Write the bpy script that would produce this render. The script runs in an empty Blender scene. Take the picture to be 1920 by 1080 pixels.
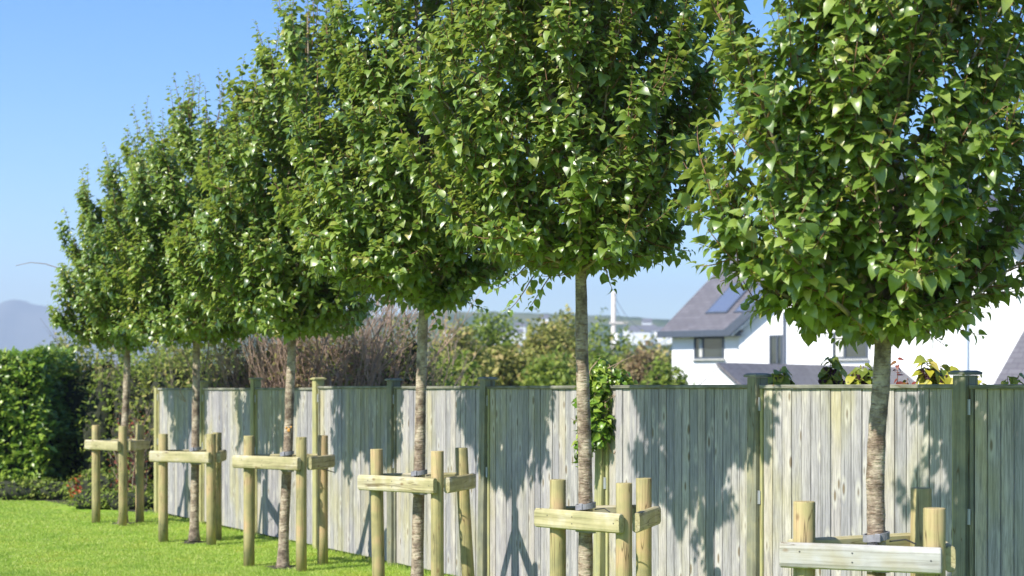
import bpy, math, random
import numpy as np
from mathutils import Vector, Matrix
random.seed(7)
rng = np.random.default_rng(11)
S = bpy.context.scene
R = math.radians
# ------------------------------------------------------------------ camera
CAM_H, HOR, F = 1.72, 730.0, 3118.0          # eye height, horizon row, focal length in photo pixels
cam_d = bpy.data.cameras.new("camera"); cam = bpy.data.objects.new("camera", cam_d)
S.collection.objects.link(cam); S.camera = cam
cam.location = (0, 0, CAM_H); cam.rotation_euler = (R(90), 0, 0)
cam_d.sensor_width = 36; cam_d.lens = F/1920*36; cam_d.shift_y = (HOR-540)/1920
cam_d.clip_start = .1; cam_d.clip_end = 20000
cam_d.dof.use_dof = True; cam_d.dof.focus_distance = 10.3; cam_d.dof.aperture_fstop = 3.0
# ------------------------------------------------------------------ sky, sun, exposure
SUN_AZ, SUN_EL = 49.5, 44.0                   # light travels towards azimuth 51 deg right of the view axis
W = bpy.data.worlds.new("World"); S.world = W; W.use_nodes = True
nt = W.node_tree; bg = nt.nodes['Background']
sky = nt.nodes.new('ShaderNodeTexSky'); sky.sky_type = 'NISHITA'; sky.sun_disc = False
sky.sun_elevation = R(SUN_EL); sky.sun_rotation = R(SUN_AZ+180)
sky.air_density = 1.0; sky.dust_density = 0.4; sky.ozone_density = 4.0; sky.altitude = 0
hs = nt.nodes.new('ShaderNodeHueSaturation'); hs.inputs['Saturation'].default_value = 1.35; hs.inputs['Hue'].default_value = .512
nt.links.new(sky.outputs[0], hs.inputs['Color']); nt.links.new(hs.outputs[0], bg.inputs[0]); bg.inputs[1].default_value = 0.102
sl = bpy.data.lights.new("sun", 'SUN'); sl.energy = 4.0; sl.angle = R(.7); sl.color = (1, .95, .86)
so = bpy.data.objects.new("sun", sl); S.collection.objects.link(so)
tv = Vector((math.sin(R(SUN_AZ))*math.cos(R(SUN_EL)), math.cos(R(SUN_AZ))*math.cos(R(SUN_EL)), -math.sin(R(SUN_EL))))
so.rotation_euler = tv.to_track_quat('-Z', 'Y').to_euler(); so.location = (-10, -10, 20)
S.view_settings.view_transform = 'Standard'; S.view_settings.look = 'None'
S.view_settings.gamma = 1; S.view_settings.exposure = 1.2
S.render.engine = 'CYCLES'
S.cycles.max_bounces = 8; S.cycles.transparent_max_bounces = 8; S.cycles.volume_bounces = 0

# ------------------------------------------------------------------ helpers
def at(px, D, py=None):
    """world point seen at photo column px (and row py) at distance D"""
    return Vector(((px-960)/F*D, D, CAM_H-((py-HOR)/F*D) if py is not None else 0))
def tag(o, label=None, cat=None, group=None, kind=None):
    if label: o['label'] = label
    if cat: o['category'] = cat
    if group: o['group'] = group
    if kind: o['kind'] = kind
    return o
def empty(name, loc=(0,0,0), rz=0):
    o = bpy.data.objects.new(name, None); S.collection.objects.link(o)
    o.location = loc; o.rotation_euler = (0,0,rz); o.empty_display_size = .2
    return o
def raw(name, V, Fc, mat, parent=None, smooth=False, loc=None):
    """V world coords (or local when a parent is given with identity basis)"""
    me = bpy.data.meshes.new(name); me.from_pydata([tuple(v) for v in V], [], Fc); me.update()
    if smooth: me.polygons.foreach_set('use_smooth', [True]*len(me.polygons))
    me.materials.append(mat)
    o = bpy.data.objects.new(name, me); S.collection.objects.link(o)
    if parent: o.parent = parent
    if loc: o.location = loc
    return o
class MB:
    def __init__(s): s.V = []; s.F = []
    def add(s, V, Fc):
        n = len(s.V); s.V += [Vector(v) for v in V]; s.F += [tuple(i+n for i in f) for f in Fc]; return s
    def sweep(s, prof, p0, p1, x, y):
        """closed profile (list of 2-D points along x,y) swept straight from p0 to p1"""
        n = len(prof); p0, p1, x, y = Vector(p0), Vector(p1), Vector(x), Vector(y)
        V = [p0+x*a+y*b for a, b in prof]+[p1+x*a+y*b for a, b in prof]
        Fc = [(i, (i+1) % n, n+(i+1) % n, n+i) for i in range(n)]+[tuple(range(n))[::-1], tuple(range(n, 2*n))]
        return s.add(V, Fc)
    def box(s, c, sx, sy, sz, ch=0.0, X=(1,0,0), Y=(0,1,0), Z=(0,0,1)):
        """box centred on c, chamfered along its Z edges and slightly at its ends"""
        c, X, Y, Z = Vector(c), Vector(X), Vector(Y), Vector(Z)
        a, b, h = sx/2, sy/2, sz/2
        if ch <= 0: return s.sweep([(-a,-b),(a,-b),(a,b),(-a,b)], c-Z*h, c+Z*h, X, Y)
        def pr(a, b, ch): return [(-a+ch,-b),(a-ch,-b),(a,-b+ch),(a,b-ch),(a-ch,b),(-a+ch,b),(-a,b-ch),(-a,-b+ch)]
        rings = [(pr(a-ch, b-ch, ch*.5), -h), (pr(a, b, ch), -h+ch), (pr(a, b, ch), h-ch), (pr(a-ch, b-ch, ch*.5), h)]
        V = []; 
        for p, z in rings: V += [c+X*u+Y*v+Z*z for u, v in p]
        Fc = [tuple(range(8))[::-1], tuple(range(24, 32))]
        for k in range(3):
            for i in range(8): Fc.append((k*8+i, k*8+(i+1) % 8, k*8+8+(i+1) % 8, k*8+8+i))
        return s.add(V, Fc)
    def tube(s, pts, rad, n=8, cap=True, jit=0.0):
        pts = [Vector(p) for p in pts]; m = len(pts); V = []
        t0 = (pts[1]-pts[0]).normalized(); ref = Vector((0,1,0)) if abs(t0.y) < .9 else Vector((1,0,0))
        for i, p in enumerate(pts):
            t = (pts[min(i+1, m-1)]-pts[max(i-1, 0)]).normalized()
            x = t.cross(ref).normalized(); y = x.cross(t); ref = -y if False else y
            ref = y
            r = rad[i] if hasattr(rad, '__len__') else rad
            for k in range(n):
                a = 2*math.pi*k/n; rr = r*(1+(random.uniform(-jit, jit) if jit else 0))
                V.append(p+x*math.cos(a)*rr+y*math.sin(a)*rr)
        Fc = [(i*n+k, i*n+(k+1) % n, (i+1)*n+(k+1) % n, (i+1)*n+k) for i in range(m-1) for k in range(n)]
        if cap: Fc += [tuple(range(n))[::-1], tuple(range((m-1)*n, m*n))]
        return s.add(V, Fc)
    def build(s, name, mat, parent=None, smooth=False, loc=None):
        return raw(name, s.V, s.F, mat, parent, smooth, loc)
def mesh_np(name, V, L, sizes, mat, parent=None, smooth=True):
    """fast mesh: V (n,3), L flat loop indices, sizes per-face loop counts"""
    me = bpy.data.meshes.new(name); me.vertices.add(len(V)); me.vertices.foreach_set('co', V.astype(np.float32).ravel())
    me.loops.add(len(L)); me.loops.foreach_set('vertex_index', L.astype(np.int32))
    st = np.concatenate([[0], np.cumsum(sizes)[:-1]]).astype(np.int32)
    me.polygons.add(len(sizes)); me.polygons.foreach_set('loop_start', st)
    me.polygons.foreach_set('use_smooth', np.full(len(sizes), smooth))
    me.update(calc_edges=True); me.validate()
    me.materials.append(mat)
    o = bpy.data.objects.new(name, me); S.collection.objects.link(o)
    if parent: o.parent = parent
    return o
def nrm(a): return a/np.maximum(np.linalg.norm(a, axis=-1, keepdims=True), 1e-9)
# leaf templates: rows (y along leaf, half width), then V (x side, y along, z normal)
def leaf_template(rows, fold=.22, curl=.35, pet=.35, wob=.0):
    V = [(0.012, -pet, -.0), (-0.012, -pet, 0), (0,0,0)]; Fc = [(0, 2, 1)]
    for y, w in rows:
        z = -curl*y*y
        V += [(-w, y-.04, z+fold*w), (0, y, z), (w, y-.04, z+fold*w)]
    V.append((0, 1.0, -curl-.02))
    b = 3; Fc += [(2, b+1, b), (2, b+2, b+1)]
    for k in range(len(rows)-1):
        a, c = b+3*k, b+3*k+3
        Fc += [(a, a+1, c+1, c), (a+1, a+2, c+2, c+1)]
    a = b+3*(len(rows)-1); t = len(V)-1
    Fc += [(a, a+1, t), (a+1, a+2, t)]
    return np.array(V, float), Fc
PEAR = leaf_template([(.02,.15),(.12,.34),(.31,.46),(.55,.45),(.76,.31),(.91,.12)], .34, .62, .4)
PEAR_LO = leaf_template([(.07,.27),(.32,.46),(.62,.42),(.86,.18)], .36, .62, .35)
OVAL = leaf_template([(.2,.2),(.5,.27),(.8,.16)], .25, .25, .1)
LOW = leaf_template([(.45,.34)], .3, .2, .02)
def leaves(name, P, D, N, s, mat, tmpl, parent=None, wvar=.15):
    V0, Fc = tmpl; n = len(P)
    D = nrm(D); X = nrm(np.cross(D, N)); N2 = np.cross(X, D)
    ws = 1+rng.uniform(-wvar, wvar, n); cs = rng.uniform(.3, 1.7, n)
    V = P[:,None]+s[:,None,None]*(X[:,None]*(V0[None,:,0:1]*ws[:,None,None])+D[:,None]*V0[None,:,1:2]+N2[:,None]*(V0[None,:,2:3]*cs[:,None,None]))
    flat = np.concatenate([np.array(f) for f in Fc]); sz = np.array([len(f) for f in Fc])
    L = (flat[None]+(np.arange(n)*len(V0))[:,None]).ravel()
    return mesh_np(name, V.reshape(-1,3), L, np.tile(sz, n), mat, parent)

# ------------------------------------------------------------------ materials
def M(name):
    m = bpy.data.materials.new(name); m.use_nodes = True
    nt = m.node_tree; return m, nt, nt.nodes['Principled BSDF'], nt.nodes['Material Output']
def node(nt, typ, **k):
    n = nt.nodes.new(typ)
    for a, b in k.items():
        if a in n.inputs: n.inputs[a].default_value = b
        else: setattr(n, a, b)
    return n
def ramp(nt, fac, stops):
    r = nt.nodes.new('ShaderNodeValToRGB'); e = r.color_ramp.elements
    while len(e) < len(stops): e.new(.5)
    for el, (p, c) in zip(e, stops): el.position = p; el.color = (*c, 1) if len(c) == 3 else c
    nt.links.new(fac, r.inputs[0]); return r.outputs[0]
def coords(nt, scale=(1,1,1), which='Object', loc=None):
    tc = nt.nodes.new('ShaderNodeTexCoord'); mp = nt.nodes.new('ShaderNodeMapping')
    nt.links.new(tc.outputs[which], mp.inputs[0]); mp.inputs['Scale'].default_value = scale
    if loc is not None: nt.links.new(loc, mp.inputs['Location'])
    return mp.outputs[0]
def noise(nt, vec, scale, detail=4, rough=.6, dist=0):
    n = node(nt, 'ShaderNodeTexNoise', Scale=scale, Detail=detail, Roughness=rough, Distortion=dist)
    nt.links.new(vec, n.inputs['Vector']); return n.outputs[0]
def mix(nt, fac, a, b, mode='MIX'):
    m = nt.nodes.new('ShaderNodeMix'); m.data_type = 'RGBA'; m.blend_type = mode
    for i, v in ((0, fac), (6, a), (7, b)):
        if isinstance(v, (int, float)): m.inputs[i].default_value = v
        elif isinstance(v, tuple): m.inputs[i].default_value = (*v, 1)
        else: nt.links.new(v, m.inputs[i])
    return m.outputs[2]
def bump(nt, h, strength, dist, bs):
    b = node(nt, 'ShaderNodeBump', Strength=strength, Distance=dist)
    nt.links.new(h, b.inputs['Height']); nt.links.new(b.outputs[0], bs.inputs['Normal'])
def rand_vec(nt, k=37.0):
    oi = nt.nodes.new('ShaderNodeObjectInfo'); ml = node(nt, 'ShaderNodeMath', operation='MULTIPLY'); ml.inputs[1].default_value = k
    nt.links.new(oi.outputs['Random'], ml.inputs[0]); return ml.outputs[0]
def island(nt): return nt.nodes.new('ShaderNodeNewGeometry').outputs['Random Per Island']
def plain(name, col, rough=.6, metal=0, var=.12, scale=8):
    m, nt, bs, o = M(name); v = noise(nt, coords(nt), scale)
    c = ramp(nt, v, [(.3, tuple(x*(1-var) for x in col)), (.7, tuple(min(1, x*(1+var)) for x in col))])
    nt.links.new(c, bs.inputs['Base Color']); bs.inputs['Roughness'].default_value = rough; bs.inputs['Metallic'].default_value = metal
    return m
def leaf_mat(name, stops, under, trans, rough=.42, tw=.34, spec=.5):
    m, nt, bs, out = M(name); g = nt.nodes.new('ShaderNodeNewGeometry')
    c = ramp(nt, g.outputs['Random Per Island'], stops)
    c = mix(nt, g.outputs['Backfacing'], c, under)
    v = noise(nt, coords(nt), 60, 2)
    c = mix(nt, .25, c, ramp(nt, v, [(.35, (.45,.45,.45)), (.65, (1,1,1))]), 'MULTIPLY')
    nt.links.new(c, bs.inputs['Base Color']); bs.inputs['Roughness'].default_value = rough
    bs.inputs['Specular IOR Level'].default_value = spec
    t = nt.nodes.new('ShaderNodeBsdfTranslucent')
    tc = mix(nt, .6, c, trans); nt.links.new(tc, t.inputs[0])
    mx = nt.nodes.new('ShaderNodeMixShader'); mx.inputs[0].default_value = tw
    nt.links.new(bs.outputs[0], mx.inputs[1]); nt.links.new(t.outputs[0], mx.inputs[2]); nt.links.new(mx.outputs[0], out.inputs[0])
    return m
m_pear = leaf_mat('pear leaf', [(0,(.055,.11,.015)),(.3,(.125,.215,.028)),(.65,(.20,.30,.05)),(.93,(.31,.40,.09)),(1,(.42,.37,.09))], (.16,.21,.07), (.46,.58,.05), .36, .40, .8)
m_laurel = leaf_mat('laurel leaf', [(0,(.07,.14,.015)),(.5,(.17,.28,.03)),(1,(.33,.43,.06))], (.13,.2,.06), (.34,.5,.04), .32, .3)
m_mixed = leaf_mat('shrub leaf', [(0,(.10,.15,.03)),(.4,(.20,.25,.05)),(.8,(.34,.33,.08)),(1,(.38,.30,.12))], (.16,.20,.07), (.36,.42,.06), .6, .34, .2)
m_brown = leaf_mat('dry leaf', [(0,(.18,.12,.06)),(.5,(.34,.25,.14)),(.85,(.40,.33,.16)),(1,(.26,.28,.08))], (.26,.2,.12), (.36,.28,.12), .6, .3, .15)
m_olive = leaf_mat('olive leaf', [(0,(.20,.22,.05)),(.45,(.31,.32,.08)),(.8,(.43,.38,.13)),(1,(.45,.34,.15))], (.22,.24,.08), (.40,.42,.07), .7, .34, .2)
m_green = leaf_mat('green leaf', [(0,(.09,.15,.02)),(.5,(.18,.25,.03)),(1,(.30,.34,.06))], (.14,.2,.05), (.34,.46,.05), .55, .34, .3)
m_ivy = leaf_mat('ivy leaf', [(0,(.08,.17,.015)),(.5,(.18,.32,.03)),(1,(.36,.44,.07))], (.1,.17,.05), (.3,.42,.04), .35, .3)
m_lime = leaf_mat('yellow green leaf', [(0,(.12,.18,.02)),(.5,(.28,.33,.04)),(1,(.5,.47,.06))], (.2,.22,.05), (.5,.5,.05), .45, .35)
m_yellow = leaf_mat('yellow leaf', [(0,(.35,.36,.03)),(.6,(.6,.55,.05)),(1,(.62,.5,.12))], (.4,.4,.08), (.7,.65,.06), .5, .4)
m_red = leaf_mat('red leaf', [(0,(.16,.03,.02)),(.6,(.3,.07,.03)),(1,(.2,.12,.03))], (.2,.08,.05), (.5,.1,.04), .5, .3)
m_orange = leaf_mat('orange flower', [(0,(.40,.06,.02)),(1,(.60,.14,.03))], (.55,.12,.04), (.8,.2,.03), .6, .3)
m_berry = plain('dark purple bract', (.05,.015,.025), .5, var=.5, scale=90)

def m_barkf(name, base, dark, pale, sc=1.0):
    m, nt, bs, o = M(name)
    v = coords(nt, (1,1,1)); a = noise(nt, v, 9*sc, 6, .7)
    lent = noise(nt, coords(nt, (18*sc, 18*sc, 70*sc)), 1.0, 3, .6)
    c = ramp(nt, a, [(.36, dark), (.46, base), (.60, pale)])
    c = mix(nt, ramp(nt, lent, [(.55,(0,0,0)),(.66,(.85,.85,.85))]), c, (.13,.08,.045))
    pt = noise(nt, v, 4*sc, 2); c = mix(nt, ramp(nt, pt, [(.5,(0,0,0)),(.75,(.45,.45,.45))]), c, (.20,.11,.06))
    nt.links.new(c, bs.inputs['Base Color']); bs.inputs['Roughness'].default_value = .75
    bump(nt, lent, 1.0, .012, bs); return m
m_bark = m_barkf('silver bark', (.21,.16,.11), (.085,.06,.04), (.42,.35,.25))
m_twig = plain('red brown twig', (.20,.10,.05), .6, var=.35, scale=30)
m_branch = plain('grey branch', (.24,.19,.13), .75, var=.3, scale=20)
m_drytwig = plain('pale dry stem', (.36,.25,.18), .8, var=.4, scale=14)

def m_fence():
    m, nt, bs, o = M('weathered fence board')
    rv = rand_vec(nt); isl = island(nt)
    mu = node(nt, 'ShaderNodeMath', operation='MULTIPLY'); mu.inputs[1].default_value = 53; nt.links.new(isl, mu.inputs[0])
    ad = node(nt, 'ShaderNodeMath', operation='ADD'); nt.links.new(mu.outputs[0], ad.inputs[0]); nt.links.new(rv, ad.inputs[1])
    seed = ad.outputs[0]
    big = noise(nt, coords(nt, (1.2,1.2,.5), loc=rv), 1.6, 3)
    tone = ramp(nt, big, [(.36,(.40,.375,.385)),(.5,(.48,.45,.42)),(.64,(.48,.44,.30))])
    bt = ramp(nt, isl, [(0,(.72,.74,.77)),(.3,(.88,.89,.92)),(.75,(.98,.98,.98)),(1,(1,.96,.86))])
    c = mix(nt, 1.0, tone, bt, 'MULTIPLY')
    gr = noise(nt, coords(nt, (70,70,1.6), loc=seed), 1.0, 5, .7, .3)
    c = mix(nt, .95, c, ramp(nt, gr, [(.3,(.36,.37,.38)),(.47,(.86,.87,.88)),(.62,(1,1,1))]), 'MULTIPLY')
    fine = noise(nt, coords(nt, (260,260,7), loc=seed), 1.0, 3, .7)
    c = mix(nt, .7, c, ramp(nt, fine, [(.36,(.4,.4,.4)),(.56,(1,1,1))]), 'MULTIPLY')
    # knots
    vo = node(nt, 'ShaderNodeTexVoronoi', Scale=1.0); nt.links.new(coords(nt, (10,10,3.4), loc=seed), vo.inputs['Vector'])
    k = ramp(nt, vo.outputs['Distance'], [(0,(1,1,1)),(.09,(.85,.85,.85)),(.14,(0,0,0))])
    c = mix(nt, k, c, (.17,.13,.08))
    k2 = ramp(nt, vo.outputs['Distance'], [(.12,(0,0,0)),(.18,(.4,.4,.4)),(.34,(0,0,0))])
    c = mix(nt, k2, c, (.60,.57,.48))
    st_ = noise(nt, coords(nt, (25,25,3.5), loc=seed), 1.0, 4, .75); c = mix(nt, ramp(nt, st_, [(.56,(0,0,0)),(.66,(.65,.65,.65))]), c, (.20,.19,.18))
    nt.links.new(c, bs.inputs['Base Color']); bs.inputs['Roughness'].default_value = .82; bs.inputs['Specular IOR Level'].default_value = .25
    bump(nt, gr, .35, .004, bs); return m
m_board = m_fence()
def m_wood(name, lo, mid, hi, axis=(40,40,1.5), grey=None):
    m, nt, bs, o = M(name); rv = rand_vec(nt)
    big = noise(nt, coords(nt, (3,3,3), loc=rv), 1.5, 3)
    c = ramp(nt, big, [(.3, lo), (.5, mid), (.7, hi)])
    gr = noise(nt, coords(nt, axis, loc=rv), 1.0, 5, .7, .4)
    c = mix(nt, .7, c, ramp(nt, gr, [(.3,(.30,.28,.24)),(.47,(.82,.82,.78)),(.60,(1,1,1))]), 'MULTIPLY')
    vo = node(nt, 'ShaderNodeTexVoronoi', Scale=1.0); nt.links.new(coords(nt, tuple(8 if a > 10 else 5 for a in axis), loc=rv), vo.inputs['Vector'])
    c = mix(nt, ramp(nt, vo.outputs['Distance'], [(0,(1,1,1)),(.05,(.8,.8,.8)),(.12,(0,0,0))]), c, (.2,.13,.06))
    ck = noise(nt, coords(nt, tuple(a*.35 if a > 10 else .8 for a in axis), loc=rv), 1.0, 2, .5, .2)
    c = mix(nt, ramp(nt, ck, [(.490,(0,0,0)),(.5,(.9,.9,.9)),(.510,(0,0,0))]), c, (.10,.07,.03))
    nt.links.new(c, bs.inputs['Base Color']); bs.inputs['Roughness'].default_value = .7; bs.inputs['Specular IOR Level'].default_value = .3
    bump(nt, gr, .35, .004, bs); return m
m_post = m_wood('green treated post', (.30,.30,.17), (.38,.36,.17), (.44,.40,.18))
m_post_shade = m_wood('shade toned post', (.15,.155,.125), (.22,.22,.16), (.31,.29,.18))  # darker copy of the post wood, shade put into its colour
m_stake = m_wood('treated stake', (.23,.22,.11), (.36,.31,.14), (.46,.32,.17))
m_rail = m_wood('treated rail', (.30,.28,.14), (.42,.37,.20), (.52,.47,.36), (1.5,40,40))
m_bleach = m_wood('bleached rail', (.30,.29,.27), (.42,.41,.39), (.37,.34,.26), (1.5,40,40))
m_cap = m_wood('dark capping', (.12,.13,.10), (.20,.20,.16), (.34,.33,.27), (1.5,40,40))
m_end = plain('sawn end grain', (.52,.42,.22), .8, var=.3, scale=60)
m_rubber = plain('grey rubber', (.22,.22,.23), .55, var=.2, scale=40)
m_black = plain('black strap', (.03,.03,.032), .5)
m_clip = plain('galvanised steel', (.45,.47,.5), .45, .6)
m_white = plain('white render', (.80,.80,.79), .9, var=.02, scale=2)
m_fascia = plain('dark grey fascia', (.06,.075,.10), .5)
m_soffit = plain('pale blue grey soffit', (.35,.42,.52), .7)
def m_tiles():
    m, nt, bs, o = M('purple grey slate'); v = coords(nt)
    br = node(nt, 'ShaderNodeTexBrick', Scale=1.0); br.inputs['Color1'].default_value = (.115,.11,.115,1); br.inputs['Color2'].default_value = (.15,.143,.15,1)
    br.inputs['Mortar'].default_value = (.07,.06,.07,1); br.inputs['Brick Width'].default_value = .4; br.inputs['Row Height'].default_value = .22; br.inputs['Mortar Size'].default_value = .012
    nt.links.new(v, br.inputs[0]); nt.links.new(br.outputs[0], bs.inputs['Base Color']); bs.inputs['Roughness'].default_value = .6; return m
m_slate = m_tiles()
def m_glassf():
    m, nt, bs, o = M('window glass'); bs.inputs['Base Color'].default_value = (.03,.04,.045,1); bs.inputs['Roughness'].default_value = .05
    bs.inputs['Specular IOR Level'].default_value = .8; return m
m_glass = m_glassf()
m_curtain = plain('pale curtain', (.5,.5,.46), .9)
m_pole = plain('weathered pole', (.50,.47,.43), .8)
def m_grassf():
    m, nt, bs, o = M('lawn turf'); v = coords(nt)
    a = noise(nt, v, 1.1, 4); c = ramp(nt, a, [(.3,(.17,.30,.03)),(.5,(.24,.38,.04)),(.7,(.32,.42,.07))])
    b = noise(nt, v, 45, 3); c = mix(nt, .6, c, ramp(nt, b, [(.35,(.45,.45,.4)),(.6,(1,1,1))]), 'MULTIPLY')
    nt.links.new(c, bs.inputs['Base Color']); bs.inputs['Roughness'].default_value = .9; bs.inputs['Specular IOR Level'].default_value = .1
    bump(nt, b, .6, .02, bs); return m
m_turf = m_grassf()
def m_bladef():
    m, nt, bs, out = M('grass blade'); isl = island(nt)
    c = ramp(nt, isl, [(0,(.22,.33,.05)),(.45,(.36,.47,.08)),(.85,(.48,.56,.13)),(1,(.58,.54,.25))])
    p = noise(nt, coords(nt), 1.6, 5, .7); c = mix(nt, .85, c, ramp(nt, p, [(.34,(.55,.70,.5)),(.52,(1,1,1)),(.66,(1.0,.86,.62))]), 'MULTIPLY')
    nt.links.new(c, bs.inputs['Base Color']); bs.inputs['Roughness'].default_value = .5; bs.inputs['Specular IOR Level'].default_value = .3
    t = nt.nodes.new('ShaderNodeBsdfTranslucent'); nt.links.new(mix(nt, .5, c, (.4,.6,.05)), t.inputs[0])
    mx = nt.nodes.new('ShaderNodeMixShader'); mx.inputs[0].default_value = .35
    nt.links.new(bs.outputs[0], mx.inputs[1]); nt.links.new(t.outputs[0], mx.inputs[2]); nt.links.new(mx.outputs[0], out.inputs[0]); return m
m_blade = m_bladef()
def m_landf(name, stops, sc):
    m, nt, bs, o = M(name); a = noise(nt, coords(nt), sc, 6, .65)
    nt.links.new(ramp(nt, a, stops), bs.inputs['Base Color']); bs.inputs['Roughness'].default_value = 1; bs.inputs['Specular IOR Level'].default_value = 0; return m
m_field = m_landf('field', [(.3,(.05,.08,.02)),(.5,(.10,.14,.03)),(.7,(.16,.16,.06))], .02)
m_hill = m_landf('hillside', [(.3,(.03,.05,.025)),(.5,(.07,.10,.04)),(.6,(.14,.15,.08)),(.75,(.05,.08,.04))], .012)
m_mount = m_landf('mountain side', [(.35,(.10,.11,.10)),(.6,(.17,.17,.15))], .004)
m_soil = plain('bed soil', (.035,.03,.018), .95, var=.4, scale=12)
m_core = plain('dark light-blocking core', (.022,.026,.012), 1, var=.5, scale=20)  # near-black filler for solid cores added inside foliage to block light

# ------------------------------------------------------------------ fence line geometry
def fl(k): return Vector(((850-307.7*k)/330, 9.45+1.69*k, 0))
FU = (fl(1)-fl(0)).normalized(); FN = Vector((-FU.y, FU.x, 0))      # along the fence (away), towards the lawn
BAY = (fl(1)-fl(0)).length; FR = math.atan2(FU.y, FU.x)

# ------------------------------------------------------------------ ground, field, hills
def gz(x, y):
    d = max(0, math.hypot(x, y)-34)
    return -min(14, d*.03) if y > 20 else 0
xs = [-4600,-3000,-1500,-600,-250,-120,-60,-40,-30,-20,-14,-10,-6,-3,0,3,6,10,15,20,30,40,60,120,250,600,1500,3000,4600]
ys = [-60,-20,-8,0,4,8,12,16,20,24,28,32,36,42,50,60,80,110,160,250,400,700,1200,2000,3500,5100]
V = [(x, y, gz(x, y)) for y in ys for x in xs]; nx = len(xs)
Fc = [(j*nx+i, j*nx+i+1, (j+1)*nx+i+1, (j+1)*nx+i) for j in range(len(ys)-1) for i in range(nx-1)]
tag(raw('ground', V, Fc, m_field, smooth=True), kind='structure')
# lawn sheet: from behind the camera to the hedge, bounded by the fence on the right
a, b = fl(-9), fl(9.2)
lw = [(-16,-8,.004),(a.x,a.y,.004),(b.x,b.y,.004),(b.x-.3,26.4,.004),(-7.2,26.0,.004),(-16,26.2,.004)]
tag(raw('lawn', lw, [tuple(range(6))], m_turf), kind='structure')
bed = [(-16,26.0,.008),(-7.2,25.6,.008),(-6.3,24.2,.008),(-5.3,23.3,.008),(-4.75,23.2,.008),(-4.6,29,.008),(-16,29,.008)]
tag(raw('planting_bed', bed, [tuple(range(7))], m_soil), kind='structure')

def ridge(name, D, prof, depth, mat, base, seed):
    """a rounded ridge of land whose skyline follows prof [(px, py)] at distance D"""
    rr = random.Random(seed); n = 160; V = []; m = 14
    x0, x1 = prof[0][0], prof[-1][0]
    for i in range(n):
        px = x0+(x1-x0)*i/(n-1)
        py = np.interp(px, [p[0] for p in prof], [p[1] for p in prof])
        top = at(px, D, py).z
        for j in range(m):
            t = j/(m-1); u = 1-(2*t-1)**2
            y = D+(t-.5)*depth; z = base+(top-base)*(u**.8)+(rr.uniform(-1,1)*.012*(top-base) if 0 < j < m-1 else 0)
            V.append(((px-960)/F*D, y, z))
    Fc = [(i*m+j, (i+1)*m+j, (i+1)*m+j+1, i*m+j+1) for i in range(n-1) for j in range(m-1)]
    return tag(raw(name, V, Fc, mat, smooth=True), kind='structure')
ridge('mountain', 4600, [(-900,640),(-350,600),(-60,588),(5,572),(22,562),(45,563),(62,572),(110,576),(170,582),(300,590),(520,600),(800,618),(1000,640)], 700, m_mount, -15, 1)
ridge('hills', 1500, [(350,660),(500,628),(700,598),(830,584),(960,588),(1080,592),(1180,596),(1300,604),(1500,606),(1800,592),(2300,600),(2900,660)], 700, m_hill, -15, 2)

# ------------------------------------------------------------------ haze
hz = MB(); hz.box((0, 2500, 148), 9600, 5600, 340)
hm = bpy.data.materials.new('haze'); hm.use_nodes = True; hn = hm.node_tree
hn.nodes.remove(hn.nodes['Principled BSDF']); pv = hn.nodes.new('ShaderNodeVolumePrincipled')
pv.inputs['Color'].default_value = (.72,.86,1,1); pv.inputs['Density'].default_value = .0003; pv.inputs['Anisotropy'].default_value = .2
hn.links.new(pv.outputs[0], hn.nodes['Material Output'].inputs['Volume'])
HAZE = hz.build('haze', hm); tag(HAZE, 'pale blue air between the garden and the far hills', 'haze', kind='stuff')

# ------------------------------------------------------------------ fence
fence = empty('garden_fence', fl(0), FR)
tag(fence, 'weathered silver grey board fence with capped posts running along the lawn', 'fence')
inv = None
# local frame: x along the fence (away), y towards lawn = +y (FN)
rr = random.Random(5)
LEAN = {2: .055, 3: .045, 0: 0.0, 1: .012, 4: .004, 5: -.006, 6: 0, 7: 0, 8: 0, -1: 0}
for k in range(-1, 8):
    x0, x1 = k*BAY+.056, (k+1)*BAY-.056
    b0 = MB(); n = 18; w = (x1-x0-.06)/n
    dz = rr.uniform(-.012, .006); tl = rr.uniform(-.008, .008)
    for i in range(n):
        xa = x0+.03+w*(i+.5); t = 1.722+dz+tl*(i/n-.5)
        yo = rr.uniform(-.003, .003)
        wdt = w-.008 if i % 2 else w-.006
        b0.box((xa, .004+yo, (t+.035)/2+.0), wdt, .018, t-.035, .0028)
    panel = b0.build('panel', m_board, fence)
    f = MB()
    for x in (x0+.013, x1-.013): f.box((x, .002, .88+dz/2), .026, .045, 1.70+dz, .003)
    for z in (.35, .95, 1.55): f.box(((x0+x1)/2, -.028, z), x1-x0-.06, .038, .06, .003)
    f.build('panel_frame', m_post if k in (1,2,5,6,7) or k == 0 else m_post_shade, panel)
    c = MB(); zc = 1.735+dz
    c.box(((x0+x1)/2, .002, zc), .026, .062, x1-x0, .004, X=(0,0,1), Y=(0,1,0), Z=(1,0,0))
    c.build('top_rail', m_cap, panel)
    for z in (1.62+dz, 1.0):
        q = MB(); q.box((x1+.0, .030, z), .03, .006, .09, .001); q.box((x1+.0, .0335, z+.02), .008, .002, .008); q.build('metal_clip', m_clip, panel)
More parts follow.
